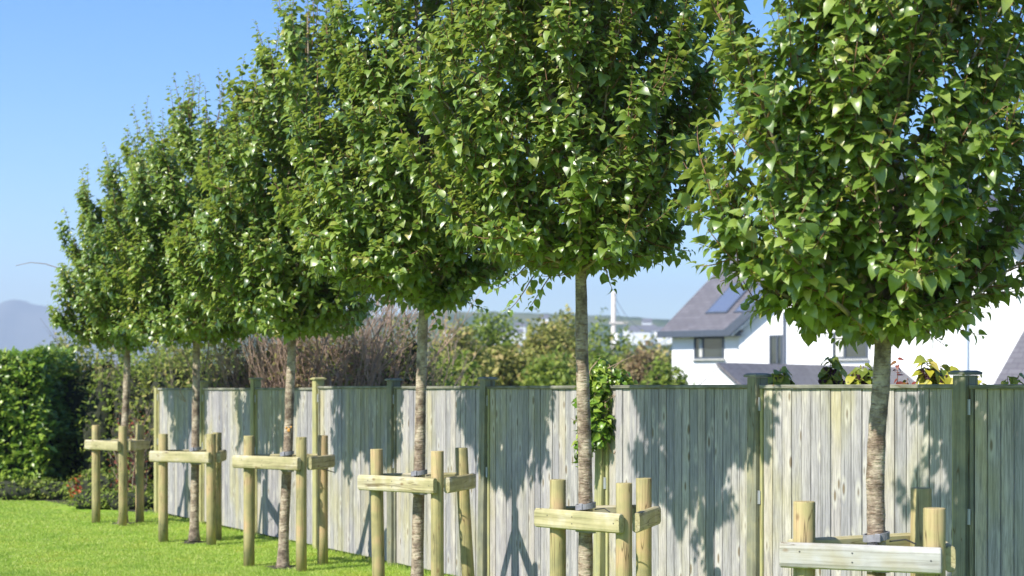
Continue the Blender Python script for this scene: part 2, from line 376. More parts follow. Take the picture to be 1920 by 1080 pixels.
for k in range(-1, 9):
    yellow = k in (5, 6, 7, 8, 2)
    h = 1.80+{6: .03, 5: .02}.get(k, 0); 
    if k == 8: h = 1.74
    po = MB(); ln = LEAN.get(k, 0)
    # a leaning post is displaced at its foot
    X = Vector((1,0,0)); p0 = Vector((k*BAY+ln*.9, 0, -.02)); p1 = Vector((k*BAY-ln*.25, 0, h))
    pr = [(-.047,-.05),(.047,-.05),(.05,-.047),(.05,.047),(.047,.05),(-.047,.05),(-.05,.047),(-.05,-.047)]
    po.sweep(pr, p0, p1, X, (0,1,0))
    pobj = po.build('post', m_post if yellow or k in (1,3,4) and False else (m_post if yellow else m_post_shade), fence)
    if k != 8:
        cp = MB(); cx = p1.x
        V = []
        for r_, z in ((.056, h+.002), (.067, h+.005), (.067, h+.018), (.046, h+.028)):
            V += [(cx-r_, -r_, z), (cx+r_, -r_, z), (cx+r_, r_, z), (cx-r_, r_, z)]
        Fq = [(3,2,1,0), (12,13,14,15)]
        for j in range(3):
            for i in range(4): Fq.append((j*4+i, j*4+(i+1) % 4, j*4+4+(i+1) % 4, j*4+4+i))
        cp.add(V, Fq); cp.build('post_cap', m_post if yellow else m_cap, pobj)

# ------------------------------------------------------------------ pear trees with their stake frames
def crown_R(t): return float(np.interp(t, [0,.03,.07,.14,.26,.5,.68,.82,.93,1], [.46,.70,.86,1.0,1.06,1,.80,.48,.2,.03]))
def pear_tree(idx, px_path, D, z0, H, Rm, lean, leaf, nl, label, extra=None, seed=0, tmpl=PEAR):
    """px_path: [(px, py)] of the trunk from crown base to ground"""
    rnd = random.Random(100+seed)
    pts = [at(px, D, py) for px, py in px_path][::-1]
    base = Vector((pts[0].x, D, 0)); root = empty('pear_tree', base)
    if pts[0].z > .03: pts.insert(0, Vector((pts[0].x+(pts[0].x-pts[1].x)*.3, D, -.02)))
    loc = [p-base for p in pts]
    top = loc[-1]; zt = H-.25
    n_in = 7
    for i in range(1, n_in+1):
        t = i/n_in
        loc.append(Vector((top.x+lean[0]*t+rnd.uniform(-.02,.02), top.y+lean[1]*t+rnd.uniform(-.02,.02), top.z+(zt-top.z)*t)))
    # densify and taper
    P = []; 
    for i in range(len(loc)-1):
        m = 6 if loc[i+1].z < 2.6 else 3
        for j in range(m): P.append(loc[i].lerp(loc[i+1], j/m))
    P.append(loc[-1])
    rad = []
    for p in P:
        z = p.z
        r = float(np.interp(z, [-.05,.0,.06,.16,.35,1.0,2.0,3.0,4.2,H], [.082,.075,.064,.055,.050,.046,.042,.030,.016,.005]))
        rad.append(r*(1+rnd.uniform(-.035,.035)))
    tb = MB(); tb.tube(P, rad, 16, jit=.02)
    tb.build('trunk', m_bark, root, smooth=True)
    if 'scar' in label:
        rs = random.Random(2); sb = MB()
        for q in range(7):
            c = Vector((rs.uniform(-.02,.028), 0, 1.335+rs.uniform(-.03,.025))); ax_ = P[min(range(len(P)), key=lambda k: abs(P[k].z-c.z))]
            yy_ = -math.sqrt(max(0, .045**2-c.x**2)); sb.box(Vector((ax_.x+c.x, ax_.y+yy_, c.z)), .02, .014, .018, .005, X=Vector((1, -c.x*8, rs.uniform(-.3,.3))).normalized(), Y=(0,1,0))
        sc_ = sb.build('bark_scar', plain('orange resin scar', (.62,.30,.06), .5, var=.4, scale=60), root); sc_['kind'] = 'stuff'
    def axis(z):
        for i in range(len(P)-1):
            if P[i].z <= z <= P[i+1].z: return P[i].lerp(P[i+1], (z-P[i].z)/max(1e-6, P[i+1].z-P[i].z))
        return P[-1]
    br = MB(); tw = MB(); LP = []; LD = []; LN = []; LS = []
    phs = [rnd.uniform(0, 6.28) for _ in range(4)]
    def wav(a, z): return 1+.10*math.sin(2*a+phs[0]+z*1.3)+.09*math.sin(3*a+phs[1]-z*2.1)+.05*math.sin(7*a+phs[2]+z*5)
    def env(z): return Rm*crown_R((z-z0)/(H-z0))
    def sprig(p, d, L, dens, sc=1.0, droop=.5):
        """a thin shoot from p along d carrying alternate leaves"""
        q = [p]; dd = d.copy(); steps = 4
        for s_ in range(steps):
            dd = (dd+Vector((rnd.uniform(-.16,.16), rnd.uniform(-.16,.16), .10+rnd.uniform(-.1,.1)))).normalized()
            q.append(q[-1]+dd*L/steps)
        tw.tube(q, [.0042,.0036,.003,.0024,.0014], 4, cap=False)
        n = max(3, int(dens*L)); az = rnd.uniform(0, 6.28)
        for i in range(n):
            t = (i+.6)/n; f = t*steps; k = min(steps-1, int(f)); pp = q[k].lerp(q[k+1], f-k)
            ax = (q[k+1]-q[k]).normalized(); az += 2.4+rnd.uniform(-.4,.4)
            o = ax.orthogonal().normalized(); o.rotate(Matrix.Rotation(az, 3, ax))
            rad_o = Vector((pp.x-axis(pp.z).x, pp.y-axis(pp.z).y, 0))
            if rad_o.length > .01: rad_o.normalize()
            dn = rnd.uniform(-.9, .9)*droop
            dr = (o*.75+rad_o*.45+ax*(.55-.35*(1-t))+Vector((0,0,-dn))).normalized()
            nn = (Vector((0,0,1.0))+rad_o*rnd.uniform(.1,.9)+ax*.3+Vector((rnd.gauss(0,.4), rnd.gauss(0,.4), rnd.gauss(0,.3))))
            s_ = leaf*sc*(1-.42*max(0, t-.55)/.45)*rnd.choice((.55,.8,.9,1,1,1.1,1.2))*rnd.uniform(.9,1.1)
            LP.append(pp+dr*s_*.4); LD.append(dr); LN.append(nn); LS.append(s_)
    ga = rnd.uniform(0, 6.28)
    hs_ = np.linspace(0, 1, 60); cdf = np.cumsum([crown_R(t)+.12 for t in hs_]); cdf = cdf/cdf[-1]
    for i in range(nl):
        u = (i+.5)/nl; t = float(np.interp(u, cdf, hs_)); ga += 2.39996+rnd.uniform(-.3,.3)
        zt_ip = z0+.08+(H-.30-z0)*t+rnd.uniform(-.07,.07)+(.12*math.sin(2*ga+phs[3])+rnd.uniform(-.10,.05) if t < .12 else 0)
        rt = env(zt_ip)*wav(ga, zt_ip)*(1-(.11 if seed == 0 else .04)*math.cos(ga)*(1 if t < .35 else .3))*(rnd.uniform(.82,1.06) if i % 3 else rnd.uniform(.45,.8))
        rise = min(zt_ip-z0, rt*rnd.uniform(.7,1.35)+.25*t)+rnd.uniform(-.02,.03)
        zs = zt_ip-rise; a0 = axis(zs); r_out = Vector((math.cos(ga), math.sin(ga), 0))
        at_ = axis(zt_ip); tip = Vector((at_.x, at_.y, zt_ip))+r_out*rt
        ctl = a0+r_out*rt*.62+Vector((0,0,rise*.28+(.05 if rise < .15 else 0)))
        m_ = max(4, int((tip-a0).length/.085)); q = []
        for j in range(m_+1):
            f = j/m_; q.append(a0*(1-f)**2+ctl*2*f*(1-f)+tip*f*f+Vector((rnd.uniform(-.012,.012), rnd.uniform(-.012,.012), 0))*(1 if j else 0))
        d = (q[-1]-q[-2]).normalized()
        m = len(q); r0 = .003+.0013*m*(1-.3*t)
        br.tube(q, [r0*(1-.8*j/(m-1)) for j in range(m)], 5, cap=False)
        for j in range(1, m):
            fr = j/(m-1)
            for c_ in range(rnd.choice((1,2,2,3) if seed == 0 else (1,2,3,3)) if fr > .45 else rnd.choice((0,1,1,2))):
                if fr < .25 and rnd.random() < .35: continue
                side = r_out.cross(Vector((0,0,1)))*rnd.uniform(-1.1,1.1)
                dd = (r_out*rnd.uniform(.1,.9)+side+Vector((0,0,rnd.uniform(.1,1.0)+.6*t))).normalized()
                if t < .12: dd = (dd+Vector((0,0,rnd.uniform(-1.0,.1)))).normalized()
                L = rnd.uniform(.10, .32)*(.75+.45*fr)
                sprig(q[j].lerp(q[j-1], rnd.random()), dd, L, 58, .9+.15*fr)
        # leader shoot out of the limb end: the spiky outline
        L = rnd.uniform(.2,.42)*(1.25 if t > .45 else .7)
        sprig(q[-1], (d+Vector((0,0,.35+.8*t))).normalized(), L, 40, 1.0, .35)
    for i in range(4):
        an = rnd.uniform(0, 6.28); zf = z0-.02+.06*i; a0 = axis(zf); o_ = Vector((math.cos(an), math.sin(an)*.6, 0))
        br.tube([a0, a0+o_*.09+Vector((0,0,.04)), a0+o_*.24+Vector((0,0,.10)), a0+o_*.46+Vector((0,0,.26))], [.016,.012,.009,.005], 6)
    # upright leaders at the top
    for i in range(12):
        z = H-.75+.5*i/12; a0 = axis(z); an = rnd.uniform(0, 6.28)
        off = Vector((math.cos(an), math.sin(an), 0))*rnd.uniform(.02,.28)
        sprig(a0+off, (off*.5+Vector((0,0,1))).normalized(), rnd.uniform(.4,.75), 34, .85, .3)
    if extra:
        for (px, py, qx, qy, dy, dens, sc) in extra:
            p = at(px, D+dy, py)-base; q_ = at(qx, D+dy-.05, qy)-base
            if dens == 0: 
                mid = p.lerp(q_, .5)+Vector((0,0,.09)); tw.tube([p, p.lerp(mid,.5)+Vector((0,0,.02)), mid, mid.lerp(q_,.5)+Vector((0,0,.03)), q_], [.006,.006,.005,.004,.003], 5)
            else:
                sprig(p, (q_-p).normalized(), (q_-p).length, dens, sc, .5)
    br.build('branches', m_branch, root, smooth=True)
    tw.build('twigs', m_twig, root, smooth=True)
    A = lambda L: np.array([tuple(v) for v in L])
    leaves('crown', A(LP), A(LD), A(LN), np.array(LS), m_pear, tmpl, root)
    print('tree', idx, 'leaves', len(LP))
    tag(root, label, 'tree', 'young pear trees planted in a row along the fence')
    return root

RP = [(-.025,-.05),(-.012,-.0615),(.008,-.0625),(.020,-.055),(.025,-.038),(.025,.038),(.020,.055),(.008,.0625),(-.012,.0615),(-.025,.05)]
def stake_frame(D, A, B, C, al, zt, zr, label, trunk_px, D_t, lean=None, tie_r=.060, wire=False, over=.12):
    L = {}
    al = R(al); Ls = .60
    ya, yb, yc = 0, -Ls*math.sin(al), Ls*math.sin(R(60)-al)
    ybar = (ya+yb+yc)/3
    pos = []
    for px, dy in ((A, ya), (B, yb), (C, yc)): pos.append(at(px, D+dy-ybar))
    O = Vector((sum(p.x for p in pos)/3, sum(p.y for p in pos)/3, 0))
    root = empty('tree_stake_frame', O)
    tag(root, label, 'tree support', 'timber tripod frames holding the young trees')
    pos = [p-O for p in pos]
    for i, p in enumerate(pos):
        s = MB(); r = .0525*random.uniform(.96,1.03); top = zt[i]
        lx = (lean or [0,0,0])[i]
        n = 24; pts = [Vector((lx,0,-.03)), Vector((lx*.7,0,.3)), Vector((lx*.35,0,.7)), Vector((0,0,top-.005)), Vector((0,0,top))]
        rad = [r*1.02, r, r*1.0, r*.99, r*.95]
        s.tube([p+q for q in pts], rad, n, jit=.006)
        st = s.build('stake', m_stake, root, smooth=False)
        for q in list(st.data.polygons)[:-2]: q.use_smooth = True
    # rails: A-B in front, B-C on the right, C-A behind
    for (i, j, e0, e1) in ((0, 1, over, .045), (1, 2, -.01, .085), (2, 0, .03, .03)):
        a_, b_ = pos[i], pos[j]; e = (b_-a_).normalized(); nn = Vector((e.y, -e.x, 0))
        if nn.dot((a_+b_)/2) < 0: nn = -nn
        off = nn*(.0525+.0235); z = Vector((0,0,zr+(.0 if i != 2 else .006)))
        rl = MB()
        # local rail mesh so the grain runs along x
        len_ = (b_-a_).length+e0+e1
        prof = RP; n = len(prof)
        V = []
        for xx, sc in ((-len_/2, .93), (-len_/2+.006, 1), (len_/2-.006, 1), (len_/2, .93)):
            V += [(xx, y*sc, z_*sc) for y, z_ in prof]
        Fq = [tuple(range(n))[::-1], tuple(range(3*n, 4*n))]+[(k*n+q, k*n+(q+1) % n, (k+1)*n+(q+1) % n, (k+1)*n+q) for k in range(3) for q in range(n)]
        rl.add(V, Fq)
        # bolt heads / nail holes
        o = rl.build('rail', m_bleach if (i == 0 and 'bleached' in label) else m_rail, root)
        mid = (a_+b_)/2+e*(e1-e0)/2+off+z
        o.location = mid; ang = math.atan2(e.y, e.x)
        if Vector((-math.sin(ang), math.cos(ang), 0)).dot(nn) < 0: pass
        o.rotation_euler = (0,0,ang+(math.pi if Vector((-math.sin(ang), math.cos(ang), 0)).dot(nn) < 0 else 0))
        sg = -1 if Vector((-math.sin(ang), math.cos(ang), 0)).dot(nn) < 0 else 1
        hs = [(-(len_/2-e0-.0)*sg, .02), ((len_/2-e1)*sg, -.0), (-.03*sg, .022), (-.03*sg, -.022)] if i == 0 else [((len_/2-.09), .01), (-(len_/2-.05), -.01)]
        for hx, hz_ in hs:
            nb = MB(); nb.tube([(hx, .0245, hz_), (hx, .0262, hz_)], .0042, 8); nb.build('nail', m_black, o)
    # rubber tie round the trunk
    tz = Vector((at(trunk_px, D_t).x-O.x, D_t-O.y, 0)); a_, b_ = pos[0], pos[1]
    e = (b_-a_).normalized(); nn = Vector((e.y, -e.x, 0)); 
    if nn.dot((a_+b_)/2) < 0: nn = -nn
    N = 28
    for zz, hh, tilt in ((zr+.082, .036, .18), (zr-.076, .026, -.1)):
        ty = MB(); V = []
        for k in range(N):
            an = 2*math.pi*k/N; c_, s_ = math.cos(an), math.sin(an); tl = tilt*.05*c_
            for rr_, z_ in ((tie_r, -hh/2), (tie_r+.007, -hh/2), (tie_r+.007, hh/2), (tie_r, hh/2)):
                V.append(tz+Vector((c_*rr_, s_*rr_, zz+z_+tl)))
        Fq = [(k*4+q, ((k+1) % N)*4+q, ((k+1) % N)*4+(q+1) % 4, k*4+(q+1) % 4) for k in range(N) for q in range(4)]
        ty.add(V, Fq); ty.build('rubber_tie', m_rubber, root)
    # buckle + strap tail running from the band to the rail
    d_ = nn; st = tz+d_*(tie_r+.012)+Vector((0,0,zr+.082))
    ty = MB(); ty.box(st+Vector((.02,0,-.002)), .03, .02, .042, .003, X=e, Y=nn)
    ty.build('buckle', m_rubber, root)
    sp = MB(); cen = (tz+d_*tie_r); rp = a_+e*((tz-a_).dot(e)); railin = rp+nn*(.0525)
    g = (railin-cen); gl = max(.03, g.length)
    sp.box((cen+railin)/2+Vector((0,0,zr)), gl, .05, .11, .004, X=g.normalized(), Y=Vector((-g.y, g.x, 0)).normalized())
    sp.build('tie_spacer', m_black, root)
    wr = MB(); p0 = tz+Vector((.06,-.02,zr+.06)); 
    wr.tube([p0, p0+e*.08+Vector((0,0,.012)), p0+e*.13+Vector((0,0,-.01))], .004, 6)
    if wire:
        c0 = pos[2]+Vector((-.02,-.06,zr-.06)); wr.tube([c0, c0+Vector((.08,-.01,-.03)), c0+Vector((.15,-.03,-.05))], [.006,.005,.003], 6)
    wr.build('strap_tail', m_black, root)
    return root

def TD(k): return 8.2*(1+.318*k)
trees = [
 dict(D=TD(0), path=[(1656,560),(1656,640),(1652,720),(1645,800),(1641,900),(1643,1000),(1643,1100)], z0=2.0, H=5.3, Rm=.77, lean=(.02,0), leaf=.061, nl=100,
      label='nearest and rightmost pear tree with large glossy leaves in front of the white house',
      extra=[(1395,545,1345,450,-.1,16,1.05),(1440,590,1372,520,.05,20,1.1),(1720,600,1760,660,-.1,30,1),(1800,590,1850,600,0,26,1)]),
 dict(D=TD(1), path=[(1088,470),(1090,560),(1091,660),(1094,760),(1097,860),(1098,960),(1098,1100),(1098,1230)], z0=2.52, H=5.9, Rm=.86, lean=(.0,0), leaf=.059, nl=106,
      label='second pear tree from the right, trunk in front of the ivy', extra=[(1088,505,1020,548,-.05,40,1.0),(1030,520,985,575,-.2,44,1.0),(1010,505,955,590,-.25,44,1.0),(985,500,935,560,-.2,44,1.0),(1180,470,1225,515,0,44,1),(1130,490,1150,545,-.1,44,1),(1210,450,1285,500,0,44,1)]),
 dict(D=TD(2), path=[(798,470),(795,560),(792,640),(789,740),(787,860),(784,980),(782,1100),(780,1240)], z0=2.46, H=5.7, Rm=.90, lean=(-.08,0), leaf=.064, nl=114,
      label='third pear tree from the right with a low fork on its speckled trunk', extra=[(812,565,880,580,-.1,36,1.0),(840,540,900,600,-.1,40,1.0),(740,540,700,590,0,40,1.0)]),
 dict(D=TD(3), path=[(549,600),(547,660),(543,740),(541,820),(537,900),(533,980),(530,1068)], z0=2.28, H=5.6, Rm=.90, lean=(.16,0), leaf=.064, nl=112,
      label='third pear tree from the left with a leaning trunk and orange scar above its tie', extra=None),
 dict(D=TD(4), path=[(368,620),(368,700),(367,780),(366,860),(365,940),(364,1014)], z0=2.28, H=5.1, Rm=.92, lean=(.12,0), leaf=.064, nl=104,
      label='second pear tree from the left with a slim pale grey trunk', extra=None),
 dict(D=TD(5), path=[(238,640),(238,700),(236,760),(232,830),(232,900),(231,975)], z0=2.30, H=5.1, Rm=.93, lean=(.34,0), leaf=.064, nl=98,
      label='leftmost and farthest pear tree beside the laurel hedge', extra=[(140,518,30,498,0,0,1)]),
]
for i, t in enumerate(trees):
    pear_tree(i, t['path'], t['D'], t['z0'], t['H'], t['Rm'], t['lean'], t['leaf'], t['nl'], t['label'], t['extra'], i, PEAR if i < 2 else PEAR_LO)
stake_frame(TD(0), 1508, 1752, 1727, 24, (1.17,1.155,1.215), .912, 'timber frame with bleached rail round the nearest trunk at lower right', 1643, TD(0), over=.10, tie_r=.058)
stake_frame(TD(1), 1046, 1170, 1207, 43, (1.13,1.13,1.13), .88, 'timber frame round the trunk in front of the ivy covered fence post', 1098, TD(1), over=.12)
stake_frame(TD(2), 706, 820, 865, 44, (1.235,1.235,1.24), .965, 'timber frame with a leaning right stake around the low forked tree', 786, TD(2), lean=(.02,.0,.07), over=.12)
stake_frame(TD(3), 467, 565, 605, 46, (1.27,1.27,1.27), 1.02, 'timber frame with loose black cable end, around the leaning scarred trunk', 538, TD(3), wire=True, over=.13)
stake_frame(TD(4), 306, 396, 407, 36, (1.22,1.23,1.23), .97, 'timber frame around the second trunk from the left, at the fence end', 366, TD(4), over=.12)
stake_frame(TD(5), 180, 230, 262, 53, (1.26,1.26,1.26), 1.01, 'farthest timber frame beside the laurel hedge', 232, TD(5), over=.12)

# ------------------------------------------------------------------ shrubs, hedge, ivy
def cloud(name, cells, n, size, mat, tmpl, parent, shell=.35, up=.3, jitter=.7, seed=0):
    """leaves spread through ellipsoid lobes; cells: (centre, radii)"""
    g = np.random.default_rng(seed); vol = np.array([r[0]*r[2]+r[1]*r[2]+r[0]*r[1] for c, r in cells]); pick = g.choice(len(cells), n, p=vol/vol.sum())
    C = np.array([tuple(c) for c, r in cells])[pick]; Rr = np.array([r for c, r in cells])[pick]
    d = nrm(g.normal(size=(n,3))); rad = 1-shell*g.random(n)**1.4+g.normal(0,.035,n)
    lump = 1+.13*np.sin(d[:,0]*7+C[:,0]*3+seed)*np.sin(d[:,2]*9+C[:,2]*5)
    P = C+d*Rr*(rad*lump)[:,None]
    ok = P[:,2] > .02; P = P[ok]; d = d[ok]; n = len(P)
    D = nrm(d*.5+g.normal(0,jitter,(n,3))+np.array([0,0,up-.3])); N = d+np.array([0,0,.9])+g.normal(0,.45,(n,3))
    return leaves(name, P, D, N, size*g.uniform(.65,1.25,n), mat, tmpl, parent)
def lumps(name, cells, k, mat, parent, seed=0):
    """irregular solid core added inside a shrub to block light"""
    b = MB(); r = random.Random(seed); NS, NR = 10, 7
    for c, rd in cells:
        V = []; c = Vector(c)
        for i in range(NR+1):
            th = math.pi*i/NR
            for j in range(NS):
                ph = 2*math.pi*j/NS; q = k*r.uniform(.85,1.08)
                V.append(c+Vector((math.sin(th)*math.cos(ph)*rd[0], math.sin(th)*math.sin(ph)*rd[1], math.cos(th)*rd[2]))*q)
        b.add(V, [(i*NS+j, (i+1)*NS+j, (i+1)*NS+(j+1) % NS, i*NS+(j+1) % NS) for i in range(NR) for j in range(NS)])
    return b.build(name, mat, parent, smooth=True)
def stems(name, base, n, H, spread, mat, parent, r0=.01, seed=0, fork=3, wig=.12):
    r = random.Random(seed); b = MB()
    for i in range(n):
        a = r.uniform(0, 6.28); rr_ = math.sqrt(r.random()); p = Vector((base[0]+math.cos(a)*spread[0]*rr_*.6, base[1]+math.sin(a)*spread[1]*rr_*.6, base[2]))
        d = Vector((math.cos(a)*rr_*spread[0]*.35/H, math.sin(a)*rr_*spread[1]*.35/H, 1)).normalized(); h = H*r.uniform(.7,1.08)
        def grow(p, d, L, rad, lev):
            m = 6; q = [p]
            for s in range(m):
                d = (d+Vector((r.uniform(-wig,wig), r.uniform(-wig,wig), r.uniform(0,.08)))).normalized(); q.append(q[-1]+d*L/m)
            b.tube(q, [rad*(1-.75*s/m) for s in range(m+1)], 4, cap=False)
            if lev:
                for s in range(fork):
                    k_ = r.randint(2, m); dd = (d+Vector((r.uniform(-.7,.7), r.uniform(-.7,.7), r.uniform(-.05,.4)))).normalized()
                    grow(q[k_], dd, L*r.uniform(.3,.5), rad*.5, lev-1)
        grow(p, d, h, r0*r.uniform(.6,1.2), 2)
    return b.build(name, mat, parent, smooth=True)

# laurel hedge on the left
h = empty('laurel_hedge', (-9.95, 27.3, 0)); tag(h, 'clipped glossy laurel hedge at the left edge of the lawn', 'hedge')
g = np.random.default_rng(3); n = 15000
X = g.uniform(-3.2, 2.55, n); side = g.random(n)
zz = g.uniform(.05, 2.38, n); yy = np.where(side < .62, -1.0+g.exponential(.09, n), g.uniform(-1, 1.1, n))
zz = np.where((side >= .62) & (side < .86), 2.36-g.exponential(.07, n), zz)
right = side >= .86; X = np.where(right, 2.55-g.exponential(.1, n), X)
bul = .13*np.sin(X*2.3+1)*np.sin(zz*2.9)+.08*np.sin(X*6+zz*5)
yy = yy-bul+.10*np.maximum(0, zz-1.9)**2*3; X = X+np.where(right, bul, 0)-np.where(right, np.maximum(0, zz-1.8)**2*.6, 0)
zz = zz*.965+.05*np.sin(X*3.1)+.03*np.sin(X*8)
P = np.stack([X, yy, zz], 1); nrmv = np.where((side < .62)[:,None], np.array([0,-1,.35]), np.where(right[:,None], np.array([1,-.2,.3]), np.array([0,-.2,1])))
leaves('foliage', P, nrmv*.55+g.normal(0,.5,(n,3))+np.array([0,0,.15]), nrmv*.7+np.array([-.25,-.2,.8])+g.normal(0,.45,(n,3)), g.uniform(.085,.15,n), m_laurel, OVAL, h)
hb = MB(); hb.box((-.35, .1, 1.12), 5.5, 1.75, 2.2, .15); hb.build('dark_core', m_core, h)  # solid dark box added inside the leaves to stop light passing

def shrub(name, label, cat, px, D, rx, ry, top, n, size, mat, tmpl, lobes=7, seed=1, stem=None, ns=18, core=.6, group=None, zlo=.3, up=.3):
    p = at(px, D); o = empty(name, (p.x, p.y, gz(p.x, p.y))); zt = top-o.location.z
    r = random.Random(seed); cells = []
    for i in range(lobes):
        a = 6.283*i/lobes+r.uniform(-.4,.4); f = r.uniform(.35,.68) if i else 0
        hgt = zt*r.uniform(.30,.5); rz = r.uniform(.38,.5)*zt if i % 2 else (zt-hgt)
        rz = min(rz, zt-hgt+.05)
        cells.append((Vector((math.cos(a)*rx*f, math.sin(a)*ry*f, hgt)), (rx*r.uniform(.42,.62), ry*r.uniform(.42,.62), rz)))
    cells.append((Vector((0,0,zt*.45)), (rx*.6, ry*.6, zt*.55)))
    if core: lumps('dark_core', cells, core, m_core, o, seed)
    if ns: stems('stems', (0,0,0), ns, zt*.78, (rx*.8, ry*.8), stem or m_branch, o, .014, seed)
    cloud('foliage', cells, n, size, mat, tmpl, o, .45, up, seed=seed)
    tag(o, label, cat, group); return o
shrub('mixed_shrub', 'rounded brown and green shrub between the laurel hedge and the fence end', 'shrub', 190, 28.6, 1.3, 1.0, 2.7, 7500, .09, m_mixed, OVAL, 7, 11, core=.65)
shrub('mixed_shrub', 'dense dark leaved shrub directly behind the farthest timber frame', 'shrub', 262, 27.2, 1.0, .8, 2.3, 7500, .075, m_green, OVAL, 7, 12, core=.7)
shrub('mixed_shrub', 'low green undergrowth at the foot of the farthest timber frame', 'shrub', 215, 25.4, .95, .4, .5, 3200, .06, m_green, OVAL, 6, 13, core=.75, ns=0)
shrub('mixed_shrub', 'loose open branched shrub rising above the laurel hedge', 'shrub', 140, 29.6, .8, .5, 3.1, 2400, .09, m_mixed, OVAL, 6, 14, core=.3, ns=0)
shrub('mixed_shrub', 'low dark green plants along the foot of the laurel hedge', 'shrub', 75, 25.9, .9, .3, .34, 2200, .06, m_green, OVAL, 7, 18, core=.75, ns=0)
shrub('mixed_shrub', 'low dark ground plants between the feet of the farthest timber frame and the fence end', 'shrub', 232, 23.9, .8, .3, .30, 2600, .05, m_green, OVAL, 8, 19, core=.75, ns=0)
shrub('red_shrub', 'small red leaved bush behind the farthest timber frame', 'shrub', 250, 24.6, .42, .3, 1.42, 420, .055, m_red, OVAL, 4, 15, core=0, ns=14)
shrub('flowering_plant', 'low orange flowers at the foot of the laurel hedge', 'flowers', 147, 25.1, .17, .12, .40, 110, .07, m_orange, OVAL, 4, 16, core=0, ns=10, stem=m_branch)
shrub('mixed_shrub', 'yellowish green shrub behind the left end of the fence', 'shrub', 395, 26.5, 1.1, .9, 2.7, 7500, .085, m_mixed, OVAL, 7, 17, core=.6)
shrub('mixed_shrub', 'green shrub with yellow tips behind the second fence post', 'shrub', 330, 27.6, .9, .8, 2.8, 6000, .08, m_green, OVAL, 7, 27, core=.55)
# bare brown shrub behind the fence
for px, D_, top, sd, lab in ((505, 21.8, 2.5, 21, 'bare pinkish brown twiggy shrub behind the leaning scarred trunk'), (590, 21.4, 2.65, 22, 'dry brown twiggy shrub behind the fence between two trunks'), (675, 20.9, 2.55, 23, 'brown shrub with pale curved stems left of the green shrub')):
    o = empty('twiggy_shrub', at(px, D_)); tag(o, lab, 'shrub', 'bare brown shrubs behind the fence')
    stems('stems', (0,0,0), 62, top, (.85,.6), m_drytwig, o, .014, sd, 4, .24)
    cells = [(Vector((-.35,0,1.5)), (.6,.5,top-1.55)), (Vector((.35,.1,1.4)), (.6,.5,top-1.5)), (Vector((0,.2,1.5)), (.6,.5,top-1.6))]
    cloud('dry_leaves', cells, 3600, .06, m_brown, LOW, o, .9, .3, seed=sd)
    cloud('foliage', cells, 2300, .065, m_mixed, OVAL, o, .7, .3, seed=sd+40)
    lumps('dark_core', [(Vector((0,.45,1.2)), (1.0,.3,1.15))], .9, plain('brown shade core', (.09,.065,.05), 1, var=.5, scale=25) if sd == 21 else bpy.data.materials['brown shade core'], o, sd)  # added solid lump, the shade among the stems put into its brown
shrub('green_shrub', 'green leafy shrub beside the low forked trunk, behind the fence', 'shrub', 775, 21.5, .55, .5, 2.75, 3200, .075, m_green, OVAL, 6, 24, core=.7)
shrub('green_shrub', 'loose green shrub just right of the low forked trunk', 'shrub', 832, 23.5, .32, .4, 2.3, 1500, .08, m_green, OVAL, 5, 25, core=.4)
shrub('green_shrub', 'thin upright sapling with sparse leaves right of the low forked trunk', 'shrub', 838, 26, .22, .3, 3.0, 260, .09, m_olive, OVAL, 4, 26, core=0, ns=6)

# ivy on the fence post
iv = empty('ivy', fl(2)+FN*.03-FU*.05); tag(iv, 'bright green ivy clump draped over the leaning fence post', 'ivy')
cells = [(Vector(c), r) for c, r in [((-.06,.0,1.74), (.15,.15,.13)), ((.05,.05,1.82), (.17,.1,.08)), ((-.10,-.05,1.58), (.13,.09,.2)), ((-.06,-.09,1.42), (.12,.07,.16)), ((-.16,-.03,1.27), (.065,.05,.14)), ((.10,0,1.79), (.12,.1,.055)), ((-.03,0,1.90), (.05,.06,.09))]]
cloud('foliage', cells, 1500, .05, m_ivy, PEAR_LO, iv, .8, -.3, seed=31)
b_ = MB(); r_ = random.Random(4)
for i in range(26):
    p = Vector((r_.uniform(-.15,.1), r_.uniform(-.12,.02), r_.uniform(1.2,1.8))); b_.tube([p, p+Vector((r_.uniform(-.08,.08), r_.uniform(-.03,.03), .1)), p+Vector((r_.uniform(-.14,.14), r_.uniform(-.05,.05), .2))], [.005,.004,.002], 4)
b_.build('stems', m_drytwig, iv)

